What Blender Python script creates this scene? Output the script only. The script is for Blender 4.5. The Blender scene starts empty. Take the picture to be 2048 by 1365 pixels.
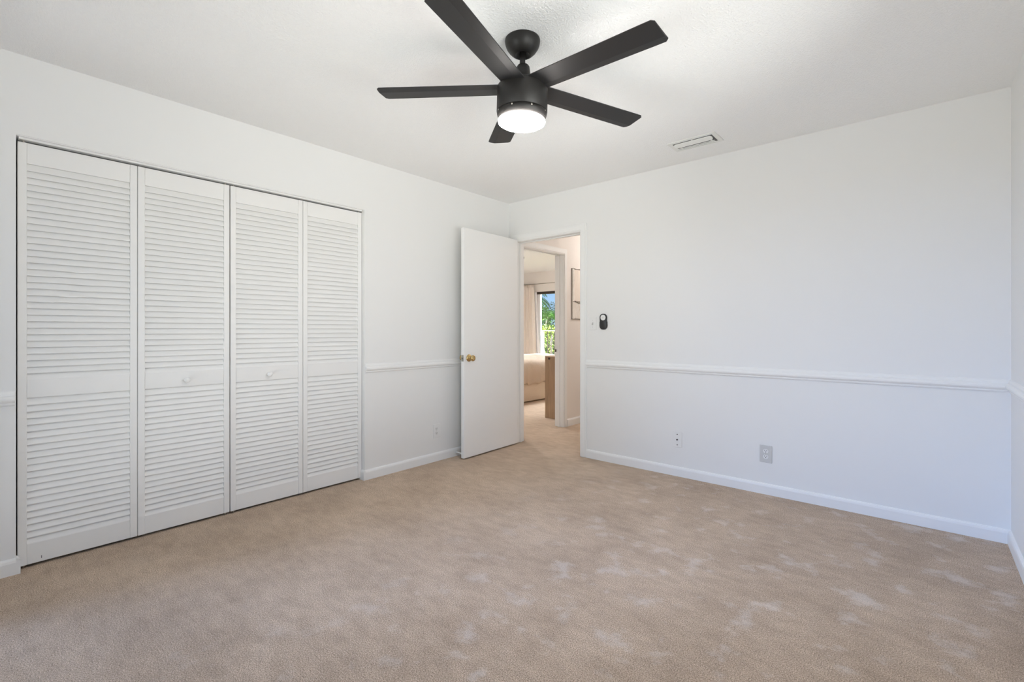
import bpy, bmesh, math, random
from mathutils import Vector, Matrix
S = bpy.context.scene
C = S.collection
rad = math.radians
random.seed(7)

# ------------------------------------------------------------------ camera
YAW = rad(40.896)
cam_d = bpy.data.cameras.new('camera'); cam = bpy.data.objects.new('camera', cam_d); C.objects.link(cam)
cam.location = (3.2095, -3.6487, 1.1399)
cam.rotation_euler = (rad(90), 0, YAW)
cam_d.sensor_width = 36.0
cam_d.lens = 36.0 * 946.6 / 2048.0
cam_d.shift_x = -0.00037
cam_d.shift_y = -0.01034
cam_d.clip_start = 0.02
S.camera = cam

# ------------------------------------------------------------------ world, sun, daylight, exposure
W = bpy.data.worlds.new('sky'); S.world = W; W.use_nodes = True
nt = W.node_tree; bg = nt.nodes['Background']
tc = nt.nodes.new('ShaderNodeTexCoord'); sx = nt.nodes.new('ShaderNodeSeparateXYZ')
rp = nt.nodes.new('ShaderNodeValToRGB')
nt.links.new(tc.outputs['Generated'], sx.inputs[0]); nt.links.new(sx.outputs['Z'], rp.inputs[0])
e = rp.color_ramp.elements
e[0].position = 0.0; e[0].color = (0.30, 0.29, 0.25, 1)
e[1].position = 0.012; e[1].color = (0.52, 0.72, 0.92, 1)
x_ = rp.color_ramp.elements.new(0.12); x_.color = (0.27, 0.52, 0.90, 1)
x_ = rp.color_ramp.elements.new(0.9); x_.color = (0.12, 0.30, 0.72, 1)
nt.links.new(rp.outputs[0], bg.inputs[0]); bg.inputs[1].default_value = 1.25

def lamp(name, kind, loc, power, color, **kw):
    d = bpy.data.lights.new(name, kind); d.energy = power; d.color = color
    for k, v in kw.items(): setattr(d, k, v)
    o = bpy.data.objects.new(name, d); C.objects.link(o); o.location = loc
    return o
sun = lamp('sun', 'SUN', (-6, 2, 9), 6.0, (1.0, 0.93, 0.82), angle=rad(0.6))
sun.rotation_euler = Vector((1.0, 0.06, -1.05)).to_track_quat('-Z', 'Y').to_euler()
# daylight falling through the big window behind the photographer
day = lamp('window_daylight', 'AREA', (-1.2, -6.5, 3.1), 960, (0.29, 0.49, 1.0), shape='RECTANGLE', size=3.0, size_y=2.6)
day.rotation_euler = (Vector((2.8, -2.7, 0.3)) - Vector(day.location)).to_track_quat('-Z', 'Y').to_euler()
# added unseen area light outside that window, aimed up to lift the ceiling
ceiling_fill = lamp('ceiling_fill_light', 'AREA', (1.75, -5.35, -0.25), 280, (1.0, 0.99, 0.97), shape='RECTANGLE', size=4.6, size_y=2.3)
ceiling_fill.rotation_euler = Vector((-0.10, 0.45, 1.0)).to_track_quat('-Z', 'Y').to_euler()
# added fill light outside the added side window, brightens closet and ceiling
side_fill = lamp('side_fill_light', 'AREA', (5.2, -2.5, 0.45), 245, (1.0, 0.985, 0.95), shape='RECTANGLE', size=3.4, size_y=1.8)
side_fill.rotation_euler = Vector((-1.0, -0.05, 0.52)).to_track_quat('-Z', 'Y').to_euler()
# daylight falling through the glass door of the far bedroom
day2 = lamp('balcony_daylight', 'AREA', (-2.6, 7.6, 4.6), 8000, (0.96, 0.97, 1.0), shape='RECTANGLE', size=4.0, size_y=2.4)
day2.rotation_euler = (Vector((-2.4, 4.2, 0.8)) - Vector(day2.location)).to_track_quat('-Z', 'Y').to_euler()
FAN_GLOW = 118.0
FAR_FILL_GLOW = 400.0  # unseen lamp added under the far fan to brighten that bedroom
HALL_FILL_GLOW = 50.0  # strength of the added hall fill lamp

S.view_settings.view_transform = 'Standard'
S.view_settings.look = 'None'
S.view_settings.exposure = -0.07
S.view_settings.gamma = 1.0
S.view_settings.use_curve_mapping = False
S.cycles.max_bounces = 14
S.cycles.diffuse_bounces = 9
S.cycles.transparent_max_bounces = 16
S.cycles.sample_clamp_indirect = 8.0

# ------------------------------------------------------------------ materials
def mat(name, col, rough=0.5, metal=0.0, spec=0.5, **kw):
    m = bpy.data.materials.new(name); m.use_nodes = True
    b = m.node_tree.nodes['Principled BSDF']
    b.inputs['Base Color'].default_value = (*col, 1)
    b.inputs['Roughness'].default_value = rough
    b.inputs['Metallic'].default_value = metal
    b.inputs['Specular IOR Level'].default_value = spec
    for k, v in kw.items(): b.inputs[k].default_value = v
    return m
def N(m, t): return m.node_tree.nodes.new(t)
def L(m, a, b): m.node_tree.links.new(a, b)
def coords(m, scale=(1, 1, 1), which='Object'):
    t = N(m, 'ShaderNodeTexCoord'); mp = N(m, 'ShaderNodeMapping'); mp.inputs['Scale'].default_value = scale
    L(m, t.outputs[which], mp.inputs[0]); return mp.outputs[0]
def noise(m, vec, scale, detail=2.0, rough=0.5):
    n = N(m, 'ShaderNodeTexNoise'); n.inputs['Scale'].default_value = scale
    n.inputs['Detail'].default_value = detail; n.inputs['Roughness'].default_value = rough
    L(m, vec, n.inputs['Vector']); return n.outputs['Fac']
def ramp(m, fac, stops):
    r = N(m, 'ShaderNodeValToRGB'); el = r.color_ramp.elements
    el[0].position, el[0].color = stops[0][0], (*stops[0][1], 1)
    el[1].position, el[1].color = stops[-1][0], (*stops[-1][1], 1)
    for p, c in stops[1:-1]:
        q = el.new(p); q.color = (*c, 1)
    L(m, fac, r.inputs[0]); return r.outputs[0]
def mix(m, fac, a, b, mode='MIX'):
    x = N(m, 'ShaderNodeMix'); x.data_type = 'RGBA'; x.blend_type = mode
    for i, v in ((0, fac), (6, a), (7, b)):
        if hasattr(v, 'is_linked'): L(m, v, x.inputs[i])
        else: x.inputs[i].default_value = v if i == 0 else (*v, 1)
    return x.outputs[2]
def bump(m, h, strength, dist):
    b = N(m, 'ShaderNodeBump'); b.inputs['Strength'].default_value = strength; b.inputs['Distance'].default_value = dist
    L(m, h, b.inputs['Height']); L(m, b.outputs[0], m.node_tree.nodes['Principled BSDF'].inputs['Normal'])
def base(m, out): L(m, out, m.node_tree.nodes['Principled BSDF'].inputs['Base Color'])

def paint(name, col, rough=0.55):
    m = mat(name, col, rough, spec=0.35)
    v = coords(m); bump(m, noise(m, v, 160, 3), 0.05, 0.002); return m
M_WALL = paint('white_wall_paint', (0.805, 0.805, 0.795))
M_CREAM = paint('cream_wall_paint', (0.82, 0.775, 0.735))
M_PALE = paint('pale_cream_wall_paint', (0.85, 0.825, 0.805))
M_TRIM = paint('white_trim_paint', (0.84, 0.84, 0.83), 0.35)
M_DOOR = paint('white_door_paint', (0.84, 0.84, 0.83), 0.38)
M_LOUV = paint('white_louver_paint', (0.83, 0.825, 0.81), 0.4)
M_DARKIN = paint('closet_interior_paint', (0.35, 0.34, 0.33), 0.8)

M_CEIL = mat('textured_ceiling_paint', (0.875, 0.875, 0.87), 0.8, spec=0.2)
v = coords(M_CEIL)
vo = N(M_CEIL, 'ShaderNodeTexVoronoi'); vo.feature = 'SMOOTH_F1'; vo.inputs['Scale'].default_value = 135
vm = N(M_CEIL, 'ShaderNodeVectorMath'); vm.operation = 'ADD'
nn = N(M_CEIL, 'ShaderNodeTexNoise'); nn.inputs['Scale'].default_value = 60; L(M_CEIL, v, nn.inputs['Vector'])
sc = N(M_CEIL, 'ShaderNodeVectorMath'); sc.operation = 'SCALE'; sc.inputs['Scale'].default_value = 0.02
L(M_CEIL, nn.outputs['Color'], sc.inputs[0]); L(M_CEIL, v, vm.inputs[0]); L(M_CEIL, sc.outputs[0], vm.inputs[1])
L(M_CEIL, vm.outputs[0], vo.inputs['Vector'])
rr = ramp(M_CEIL, vo.outputs['Distance'], [(0.15, (1, 1, 1)), (0.55, (0, 0, 0))])
bump(M_CEIL, rr, 0.42, 0.0032)

M_CARPET = mat('beige_cut_pile_carpet', (0.4, 0.32, 0.26), 0.95, spec=0.1)
v = coords(M_CARPET)
fine = noise(M_CARPET, v, 240, 4, 0.85)
vor = N(M_CARPET, 'ShaderNodeTexVoronoi'); vor.inputs['Scale'].default_value = 260; L(M_CARPET, v, vor.inputs['Vector'])
colf = ramp(M_CARPET, fine, [(0.37, (0.175, 0.122, 0.083)), (0.5, (0.53, 0.403, 0.293)), (0.63, (0.90, 0.735, 0.58))])
brush = noise(M_CARPET, v, 2.4, 5, 0.68)
colf2 = mix(M_CARPET, 0.8, colf, ramp(M_CARPET, brush, [(0.36, (0.82, 0.80, 0.785)), (0.60, (1.05, 1.05, 1.05))]), 'MULTIPLY')
streak = noise(M_CARPET, coords(M_CARPET, (1, 2.2, 1)), 9, 4, 0.65)
colf2 = mix(M_CARPET, 0.7, colf2, ramp(M_CARPET, streak, [(0.38, (0.86, 0.85, 0.84)), (0.60, (1.05, 1.05, 1.05))]), 'MULTIPLY')
# scuffed, brushed-up pile where people have walked, its pale sheen painted in, right half
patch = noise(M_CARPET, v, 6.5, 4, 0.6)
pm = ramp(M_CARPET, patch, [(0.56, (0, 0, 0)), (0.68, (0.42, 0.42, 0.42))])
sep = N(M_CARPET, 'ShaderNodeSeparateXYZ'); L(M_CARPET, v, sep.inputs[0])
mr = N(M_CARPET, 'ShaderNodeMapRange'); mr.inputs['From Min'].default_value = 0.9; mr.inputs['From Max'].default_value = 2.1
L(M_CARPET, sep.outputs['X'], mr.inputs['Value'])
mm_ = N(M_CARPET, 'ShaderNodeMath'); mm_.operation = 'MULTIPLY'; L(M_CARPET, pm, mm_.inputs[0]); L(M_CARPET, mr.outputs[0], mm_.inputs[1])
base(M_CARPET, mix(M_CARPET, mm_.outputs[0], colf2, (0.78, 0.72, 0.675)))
hh = mix(M_CARPET, 0.25, fine, vor.outputs['Distance'])
bump(M_CARPET, hh, 0.7, 0.005)
M_CARPET.node_tree.nodes['Principled BSDF'].inputs['Sheen Weight'].default_value = 0.12
M_CARPET.node_tree.nodes['Principled BSDF'].inputs['Sheen Roughness'].default_value = 0.5

M_BLACK = mat('matte_black_metal', (0.014, 0.0125, 0.0115), 0.46, spec=0.4)
v = coords(M_BLACK); bump(M_BLACK, noise(M_BLACK, v, 420, 2), 0.04, 0.001)
M_BLADE = mat('matte_black_blade', (0.015, 0.0145, 0.0150), 0.52, spec=0.4)
v = coords(M_BLADE); bump(M_BLADE, noise(M_BLADE, v, 300, 2), 0.05, 0.001)
M_BRONZE = mat('dark_bronze_metal', (0.045, 0.033, 0.025), 0.42, 0.3)
v = coords(M_BRONZE); bump(M_BRONZE, noise(M_BRONZE, v, 400, 2), 0.03, 0.001)
M_BRASS = mat('polished_brass', (0.58, 0.42, 0.19), 0.2, 1.0)
v = coords(M_BRASS); bump(M_BRASS, noise(M_BRASS, v, 90, 2), 0.03, 0.001)
M_STEEL = mat('dull_metal', (0.42, 0.40, 0.35), 0.35, 1.0)
v = coords(M_STEEL); bump(M_STEEL, noise(M_STEEL, v, 200, 2), 0.05, 0.001)
M_PLATE = paint('white_plastic', (0.80, 0.80, 0.79), 0.3)
M_GREYPL = paint('grey_plate', (0.60, 0.60, 0.59), 0.4)
M_VENT = paint('white_vent_enamel', (0.78, 0.78, 0.76), 0.4)
M_VENT_SHADE = paint('vent_shade_grey', (0.13, 0.13, 0.125), 0.6)
M_HOLE = mat('dark_slot', (0.03, 0.03, 0.03), 0.7)
v = coords(M_HOLE); base(M_HOLE, ramp(M_HOLE, noise(M_HOLE, v, 100), [(0, (0.025,)*3), (1, (0.035,)*3)]))
M_RUBBER = mat('black_remote_plastic', (0.018, 0.019, 0.020), 0.35)
v = coords(M_RUBBER); bump(M_RUBBER, noise(M_RUBBER, v, 600, 2), 0.05, 0.0005)

def glow(name, col, strength):
    m = mat(name, (0.9, 0.9, 0.88), 0.4)
    b = m.node_tree.nodes['Principled BSDF']
    b.inputs['Emission Color'].default_value = (*col, 1); b.inputs['Emission Strength'].default_value = strength
    lw = N(m, 'ShaderNodeLayerWeight'); lw.inputs[0].default_value = 0.25
    base(m, mix(m, lw.outputs['Facing'], (0.9, 0.9, 0.88), (0.8, 0.78, 0.72)))
    return m
M_GLOW = glow('lit_frosted_diffuser', (1.0, 0.95, 0.905), FAN_GLOW)
M_GLOW2 = glow('far_fill_diffuser', (0.94, 0.97, 1.0), FAR_FILL_GLOW)
M_GLOW3 = glow('hall_fill_dome', (1.0, 0.95, 0.90), HALL_FILL_GLOW)

M_GLASS = bpy.data.materials.new('window_glass'); M_GLASS.use_nodes = True
nt = M_GLASS.node_tree; nt.nodes.clear()
o_ = nt.nodes.new('ShaderNodeOutputMaterial'); mx = nt.nodes.new('ShaderNodeMixShader')
tr = nt.nodes.new('ShaderNodeBsdfTransparent'); gl = nt.nodes.new('ShaderNodeBsdfGlossy'); fr = nt.nodes.new('ShaderNodeFresnel')
tr.inputs[0].default_value = (0.95, 0.97, 0.97, 1); gl.inputs['Roughness'].default_value = 0.01; fr.inputs[0].default_value = 1.45
nt.links.new(fr.outputs[0], mx.inputs[0]); nt.links.new(tr.outputs[0], mx.inputs[1]); nt.links.new(gl.outputs[0], mx.inputs[2])
nt.links.new(mx.outputs[0], o_.inputs[0])

def wood(name, a, b_, axis_scale):
    m = mat(name, a, 0.5); v = coords(m, axis_scale)
    f = noise(m, v, 9, 5, 0.6)
    base(m, ramp(m, f, [(0.3, a), (0.7, b_)])); bump(m, f, 0.08, 0.002); return m
M_OAK = wood('light_oak', (0.25, 0.155, 0.085), (0.40, 0.27, 0.165), (6, 6, 0.5))
M_WHITEWASH = mat('whitewashed_wood', (0.7, 0.66, 0.6), 0.7)
v = coords(M_WHITEWASH, (9, 9, 1.4)); f = noise(M_WHITEWASH, v, 7, 6, 0.7)
base(M_WHITEWASH, ramp(M_WHITEWASH, f, [(0.28, (0.36, 0.29, 0.23)), (0.40, (0.74, 0.69, 0.63)), (0.6, (0.84, 0.81, 0.77))])); bump(M_WHITEWASH, f, 0.2, 0.002)
M_DARKWOOD = wood('dark_chipped_wood', (0.10, 0.08, 0.065), (0.42, 0.36, 0.30), (14, 14, 14))
M_TANWOOD = wood('tan_board', (0.76, 0.68, 0.61), (0.82, 0.75, 0.68), (3, 3, 1))

def cloth(name, col, sc_=700):
    m = mat(name, col, 0.95, spec=0.1); v = coords(m)
    f = noise(m, v, sc_, 2)
    base(m, ramp(m, f, [(0.25, tuple(c * 0.86 for c in col)), (0.75, tuple(min(1, c * 1.08) for c in col))]))
    bump(m, noise(m, v, 20, 5, 0.65), 0.5, 0.014); return m
M_DUVET = cloth('beige_linen', (0.66, 0.55, 0.45))
M_SKIRT = cloth('cream_upholstery', (0.80, 0.69, 0.57))
M_CURT = cloth('oatmeal_curtain', (0.79, 0.725, 0.67), 300)
M_SHEER = mat('white_sheer', (0.86, 0.86, 0.88), 0.9)
v = coords(M_SHEER); bump(M_SHEER, noise(M_SHEER, v, 500, 2), 0.1, 0.001)
M_SHEER.node_tree.nodes['Principled BSDF'].inputs['Transmission Weight'].default_value = 0.0

def leafmat(name, a, b_):
    m = mat(name, a, 0.45); v = coords(m)
    base(m, ramp(m, noise(m, v, 3.5, 3), [(0.35, a), (0.65, b_)])); return m
M_LEAF = leafmat('hedge_leaf', (0.030, 0.085, 0.018), (0.14, 0.24, 0.05))
M_PALM = leafmat('palm_leaf', (0.05, 0.18, 0.02), (0.20, 0.42, 0.06))
M_LEAFY = leafmat('yellow_green_leaf', (0.12, 0.20, 0.03), (0.34, 0.38, 0.08))
M_BARK = wood('grey_bark', (0.16, 0.12, 0.09), (0.30, 0.25, 0.20), (4, 4, 8))
M_LAWN = mat('lawn', (0.08, 0.14, 0.04), 0.9)
v = coords(M_LAWN); base(M_LAWN, ramp(M_LAWN, noise(M_LAWN, v, 12, 5), [(0.3, (0.05, 0.10, 0.025)), (0.7, (0.13, 0.20, 0.06))]))
M_CONC = mat('pale_concrete', (0.55, 0.53, 0.50), 0.8)
v = coords(M_CONC); base(M_CONC, ramp(M_CONC, noise(M_CONC, v, 8, 5), [(0.3, (0.46, 0.44, 0.42)), (0.7, (0.60, 0.58, 0.55))]))
M_RAIL = paint('sand_rail_paint', (0.27, 0.25, 0.21), 0.6)
M_STUCCO = paint('exterior_stucco', (0.70, 0.67, 0.62), 0.9)

# ------------------------------------------------------------------ mesh helpers
def bm_obj(name, bm, m, parent=None, smooth=False, bevel=0.0, kind=None, label=None, cat=None, group=None, seg=2):
    me = bpy.data.meshes.new(name); bmesh.ops.recalc_face_normals(bm, faces=bm.faces[:]); bm.to_mesh(me); bm.free()
    for mm in (m if isinstance(m, (list, tuple)) else [m]): me.materials.append(mm)
    if smooth:
        for p in me.polygons: p.use_smooth = True
    o = bpy.data.objects.new(name, me); C.objects.link(o)
    if parent: o.parent = parent
    if bevel:
        b = o.modifiers.new('bevel', 'BEVEL'); b.width = bevel; b.segments = seg; b.limit_method = 'ANGLE'; b.angle_limit = rad(40)
    if kind: o['kind'] = kind
    if label: o['label'] = label
    if cat: o['category'] = cat
    if group: o['group'] = group
    return o
def thing(name, loc, label, cat, group=None, rz=0.0, kind=None):
    o = bpy.data.objects.new(name, None); C.objects.link(o); o.location = loc; o.rotation_euler = (0, 0, rz)
    o.empty_display_size = 0.05
    o['label'] = label; o['category'] = cat
    if group: o['group'] = group
    if kind: o['kind'] = kind
    return o
def box(bm, x0, x1, y0, y1, z0, z1, M=None):
    vs = [bm.verts.new((x, y, z)) for z in (z0, z1) for x, y in ((x0, y0), (x1, y0), (x1, y1), (x0, y1))]
    for f in ((0, 3, 2, 1), (4, 5, 6, 7), (0, 1, 5, 4), (1, 2, 6, 5), (2, 3, 7, 6), (3, 0, 4, 7)):
        bm.faces.new([vs[i] for i in f])
    if M: 
        for q in vs: q.co = M @ q.co
    return vs
def boxes(*bs):
    bm = bmesh.new()
    for b in bs: box(bm, *b)
    return bm
def lathe(bm, prof, seg=48, M=None, cap=True):
    """prof: list of (r, z) from one end to the other, about Z."""
    rings = []
    for r, z in prof:
        if r < 1e-6: rings.append([bm.verts.new((0, 0, z))])
        else: rings.append([bm.verts.new((r * math.cos(2 * math.pi * i / seg), r * math.sin(2 * math.pi * i / seg), z)) for i in range(seg)])
    for a, b in zip(rings, rings[1:]):
        for i in range(seg):
            j = (i + 1) % seg
            if len(a) == 1 and len(b) == 1: continue
            if len(a) == 1: bm.faces.new((a[0], b[j], b[i]))
            elif len(b) == 1: bm.faces.new((a[i], a[j], b[0]))
            else: bm.faces.new((a[i], a[j], b[j], b[i]))
    if cap:
        for r in (rings[0], rings[-1]):
            if len(r) > 1: bm.faces.new(r)
    if M:
        for r in rings:
            for q in r: q.co = M @ q.co
def extrude_profile(bm, prof, p, q, n, cap=True):
    """prof: (out, up) polygon; swept from p to q along a wall whose room side is n."""
    p, q, n = Vector(p), Vector(q), Vector(n)
    A = [bm.verts.new(p + n * o + Vector((0, 0, u))) for o, u in prof]
    B = [bm.verts.new(q + n * o + Vector((0, 0, u))) for o, u in prof]
    k = len(prof)
    for i in range(k):
        j = (i + 1) % k; bm.faces.new((A[i], A[j], B[j], B[i]))
    if cap: bm.faces.new(A); bm.faces.new(B[::-1])
def tube(bm, pts, r, seg=8):
    pts = [Vector(p) for p in pts]; rings = []
    for i, p in enumerate(pts):
        d = (pts[min(i + 1, len(pts) - 1)] - pts[max(i - 1, 0)]).normalized()
        a = d.orthogonal().normalized(); b = d.cross(a)
        rr_ = r[i] if isinstance(r, (list, tuple)) else r
        rings.append([bm.verts.new(p + (a * math.cos(2 * math.pi * k / seg) + b * math.sin(2 * math.pi * k / seg)) * rr_) for k in range(seg)])
    for A, B in zip(rings, rings[1:]):
        for i in range(seg):
            j = (i + 1) % seg; bm.faces.new((A[i], A[j], B[j], B[i]))
    bm.faces.new(rings[0]); bm.faces.new(rings[-1])

# ------------------------------------------------------------------ dimensions
H = 2.44
RW = 3.567            # room width along the door wall
RD = -4.0             # window wall behind the photographer
T = 0.115
CY0, CY1, CH = -3.495, -1.662, 2.062      # closet opening
DX0, DX1, DH = 0.105, 0.867, 2.036        # doorway into the hall
HX = 0.018; HT = 0.12                     # hall side wall (shared with the far bedroom)
BY0, BY1 = 0.19, 0.95                     # doorway of the far bedroom
NY = 4.716                                # window wall of the far bedroom
NX0, NX1, NH = -3.306, -1.35, 2.0
WX0, WX1, WH = 0.30, 3.30, 2.08  # rear window inferred from the bluish wall, widened to spread light leftwards
SY0, SY1, SZ0, SZ1 = -3.45, -1.25, 0.75, 2.08     # added side window, unseen, lets fill light onto the closet

def st(name, bm, m, label, cat, **kw): return bm_obj(name, bm, m, kind='structure', label=label, cat=cat, **kw)

# ------------------------------------------------------------------ shell
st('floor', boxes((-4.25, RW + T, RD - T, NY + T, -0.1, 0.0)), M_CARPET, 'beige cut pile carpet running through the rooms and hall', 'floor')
st('ceiling', boxes((-4.25, RW + T, RD - T, NY + T, H, H + 0.1)), M_CEIL, 'white textured ceiling above the empty room', 'ceiling')
st('wall_left', boxes((-T, 0, RD - T, CY0, 0, H), (-T, 0, CY1, 0.0, 0, H), (-T, 0, CY0, CY1, CH, H)), M_WALL,
   'white wall holding the louvered closet', 'wall')
st('wall_back', boxes((-T, DX0, 0, T, 0, H), (DX1, RW + T, 0, T, 0, H), (DX0, DX1, 0, T, DH, H)), M_WALL,
   'long white wall with open doorway, switch and chair rail', 'wall')
st('wall_right', boxes((RW, RW + T, RD - T, SY0, 0, H), (RW, RW + T, SY1, 0, 0, H), (RW, RW + T, SY0, SY1, 0, SZ0), (RW, RW + T, SY0, SY1, SZ1, H)), M_WALL, 'white wall meeting the long wall at the picture edge', 'wall')
st('wall_rear', boxes((0, WX0, RD - T, RD, 0, H), (WX1, RW, RD - T, RD, 0, H), (WX0, WX1, RD - T, RD, WH, H), (WX0, WX1, RD - T, RD, 0, 0.04)), M_WALL,
   'white wall with the large window facing the doorway wall', 'wall')
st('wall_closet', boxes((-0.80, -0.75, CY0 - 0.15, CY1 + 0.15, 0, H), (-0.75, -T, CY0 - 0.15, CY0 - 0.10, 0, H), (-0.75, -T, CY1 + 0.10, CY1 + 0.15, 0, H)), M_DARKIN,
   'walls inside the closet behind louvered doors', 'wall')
st('wall_hall', boxes((HX - HT, HX, T, BY0, 0, H), (HX - HT, HX, BY1, NY, 0, H), (HX - HT, HX, BY0, BY1, 2.03, H)), M_CREAM,
   'cream hall wall with the doorway to far bedroom', 'wall')
st('wall_hall_far', boxes((HX, 1.14, 3.2, 3.3, 0, H), (1.04, 1.14, T, 3.2, 0, H)), M_CREAM, 'cream walls closing the hall beyond the doorway', 'wall')
st('wall_bedroom_window', boxes((-4.2, NX0, NY, NY + T, 0, H), (NX1, HX, NY, NY + T, 0, H), (NX0, NX1, NY, NY + T, NH, H)), M_PALE,
   'pale wall around the glass door in the far bedroom', 'wall')
st('wall_bedroom_side', boxes((-4.2, -4.1, -0.07, NY, 0, H), (-4.1, HX - HT, -0.07, 0.03, 0, H)), M_PALE, 'pale side walls of the far bedroom', 'wall')

# baseboards
BP = [(0, 0), (0.014, 0), (0.014, 0.056), (0.0115, 0.066), (0.006, 0.073), (0, 0.075)]
bm = bmesh.new()
extrude_profile(bm, BP, (0, CY1, 0), (0, 0, 0), (1, 0, 0))
extrude_profile(bm, BP, (0.014, CY1, 0), (-0.05, CY1, 0), (0, -1, 0))
st('baseboard_left', bm, M_TRIM, 'white baseboard between the closet and the door', 'baseboard')
bm = bmesh.new(); extrude_profile(bm, BP, (0, RD, 0), (0, CY0, 0), (1, 0, 0)); extrude_profile(bm, BP, (0.014, CY0, 0), (-0.03, CY0, 0), (0, 1, 0))
st('baseboard_left_2', bm, M_TRIM, 'short white baseboard on the wall stub before the closet', 'baseboard')
bm = bmesh.new(); extrude_profile(bm, BP, (DX1 + 0.066, 0, 0), (RW, 0, 0), (0, -1, 0))
st('baseboard_back', bm, M_TRIM, 'white baseboard along the long wall with outlets', 'baseboard')
bm = bmesh.new(); extrude_profile(bm, BP, (RW, 0, 0), (RW, RD, 0), (-1, 0, 0))
st('baseboard_right', bm, M_TRIM, 'white baseboard on the wall at the picture edge', 'baseboard')
BPH = [(0, 0), (0.014, 0), (0.014, 0.068), (0.010, 0.080), (0, 0.088)]
bm = bmesh.new(); extrude_profile(bm, BPH, (HX, BY1 + 0.07, 0), (HX, 3.2, 0), (1, 0, 0))
st('baseboard_hall', bm, M_TRIM, 'white baseboard on the cream hall wall under the art', 'baseboard')

# chair rails
RP = [(0, 0), (0.009, 0.002), (0.012, 0.008), (0.012, 0.014), (0.020, 0.020), (0.024, 0.028), (0.024, 0.036), (0.018, 0.044), (0.012, 0.048), (0.012, 0.056), (0.006, 0.066), (0, 0.070)]
RZ = 0.808
bm = bmesh.new(); extrude_profile(bm, RP, (DX1 + 0.066, 0, RZ), (RW, 0, RZ), (0, -1, 0))
st('trim_1', bm, M_TRIM, 'white chair rail across the long wall', 'chair rail')
bm = bmesh.new(); extrude_profile(bm, RP, (RW, 0, RZ), (RW, RD, RZ), (-1, 0, 0))
st('trim_2', bm, M_TRIM, 'white chair rail on the wall at the picture edge', 'chair rail')
bm = bmesh.new(); extrude_profile(bm, RP, (0, CY1 + 0.004, RZ + 0.008), (0, 0, RZ + 0.008), (1, 0, 0))
st('trim_3', bm, M_TRIM, 'white chair rail between the closet and the open door', 'chair rail')
bm = bmesh.new(); extrude_profile(bm, RP, (0, RD, RZ - 0.02), (0, CY0 - 0.004, RZ - 0.02), (1, 0, 0))
st('trim_4', bm, M_TRIM, 'short white chair rail on the stub before the closet', 'chair rail')

# door casings: jamb lining, stop and face casing of one doorway each
CW = 0.068
def u_band(bm, put, a0, a1, h, w_in, w_out, t0, t1):
    """upside-down U around an opening a0..a1 of height h, from w_in to w_out beyond its edge, t0..t1 off the wall."""
    P = [(a0 - w_out, 0), (a0 - w_out, h + w_out), (a1 + w_out, h + w_out), (a1 + w_out, 0), (a1 + w_in, 0), (a1 + w_in, h + w_in), (a0 - w_in, h + w_in), (a0 - w_in, 0)]
    A = [bm.verts.new(put(a, t0, z)) for a, z in P]; B = [bm.verts.new(put(a, t1, z)) for a, z in P]
    for F in (A, B):
        for q in ((0, 1, 6, 7), (1, 2, 5, 6), (2, 3, 4, 5)): bm.faces.new([F[i] for i in q])
    for i in range(8):
        j = (i + 1) % 8; bm.faces.new((A[i], A[j], B[j], B[i]))
def jamb(bm, put, a0, a1, h, d0, d1, s0, s1):
    for e0, e1, f0, f1, k in ((0.0035, -0.004, d0, d1, 0), (-0.012, -0.003, s0, s1, 1)):
        w_out, w_in = (0.004, -0.003) if k == 0 else (-0.0031, -0.013)
        P = [(a0 - w_out, 0), (a0 - w_out, h + w_out), (a1 + w_out, h + w_out), (a1 + w_out, 0), (a1 + w_in, 0), (a1 + w_in, h + w_in), (a0 - w_in, h + w_in), (a0 - w_in, 0)]
        A = [bm.verts.new(put(a, f0, z)) for a, z in P]; B = [bm.verts.new(put(a, f1, z)) for a, z in P]
        for F in (A, B):
            for q in ((0, 1, 6, 7), (1, 2, 5, 6), (2, 3, 4, 5)): bm.faces.new([F[i] for i in q])
        for i in range(8):
            j = (i + 1) % 8; bm.faces.new((A[i], A[j], B[j], B[i]))
def casing_back():
    bm = bmesh.new(); put = lambda a, t, z: (a, -t, z)
    u_band(bm, put, DX0, DX1, DH, 0.0, CW, -0.001, 0.010)
    u_band(bm, put, DX0, DX1, DH, 0.011, CW - 0.012, 0.0101, 0.017)
    jamb(bm, put, DX0, DX1, DH, -0.0005, -(T - 0.001), -0.045, -0.080)
    return bm
t5 = st('trim_5', casing_back(), M_TRIM, 'white casing and jamb around the open doorway', 'door casing', bevel=0.003)
bm = bmesh.new(); box(bm, DX1 - 0.0135, DX1 - 0.0115, 0.020, 0.046, 0.865, 0.925); box(bm, DX1 - 0.0135, DX1 - 0.006, 0.012, 0.020, 0.880, 0.910)
bm_obj('strike_plate', bm, M_STEEL, t5, label='dull metal strike plate')
def casing_hall():
    bm = bmesh.new(); put = lambda a, t, z: (HX + t, a, z)
    u_band(bm, put, BY0, BY1, 2.03, 0.0, 0.068, -0.001, 0.010)
    u_band(bm, put, BY0, BY1, 2.03, 0.011, 0.056, 0.0101, 0.016)
    jamb(bm, put, BY0, BY1, 2.03, -0.0005, -(HT - 0.001), -0.045, -0.080)
    return bm
t6 = st('trim_6', casing_hall(), M_TRIM, 'white casing around the far bedroom doorway in the hall', 'door casing', bevel=0.003)
bm = bmesh.new(); box(bm, HX - 0.116, HX - 0.096, BY1 - 0.0065, BY1 - 0.003, 0.885, 0.915)
bm_obj('strike_plate', bm, M_BRONZE, t6, label='dark strike plate')
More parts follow.
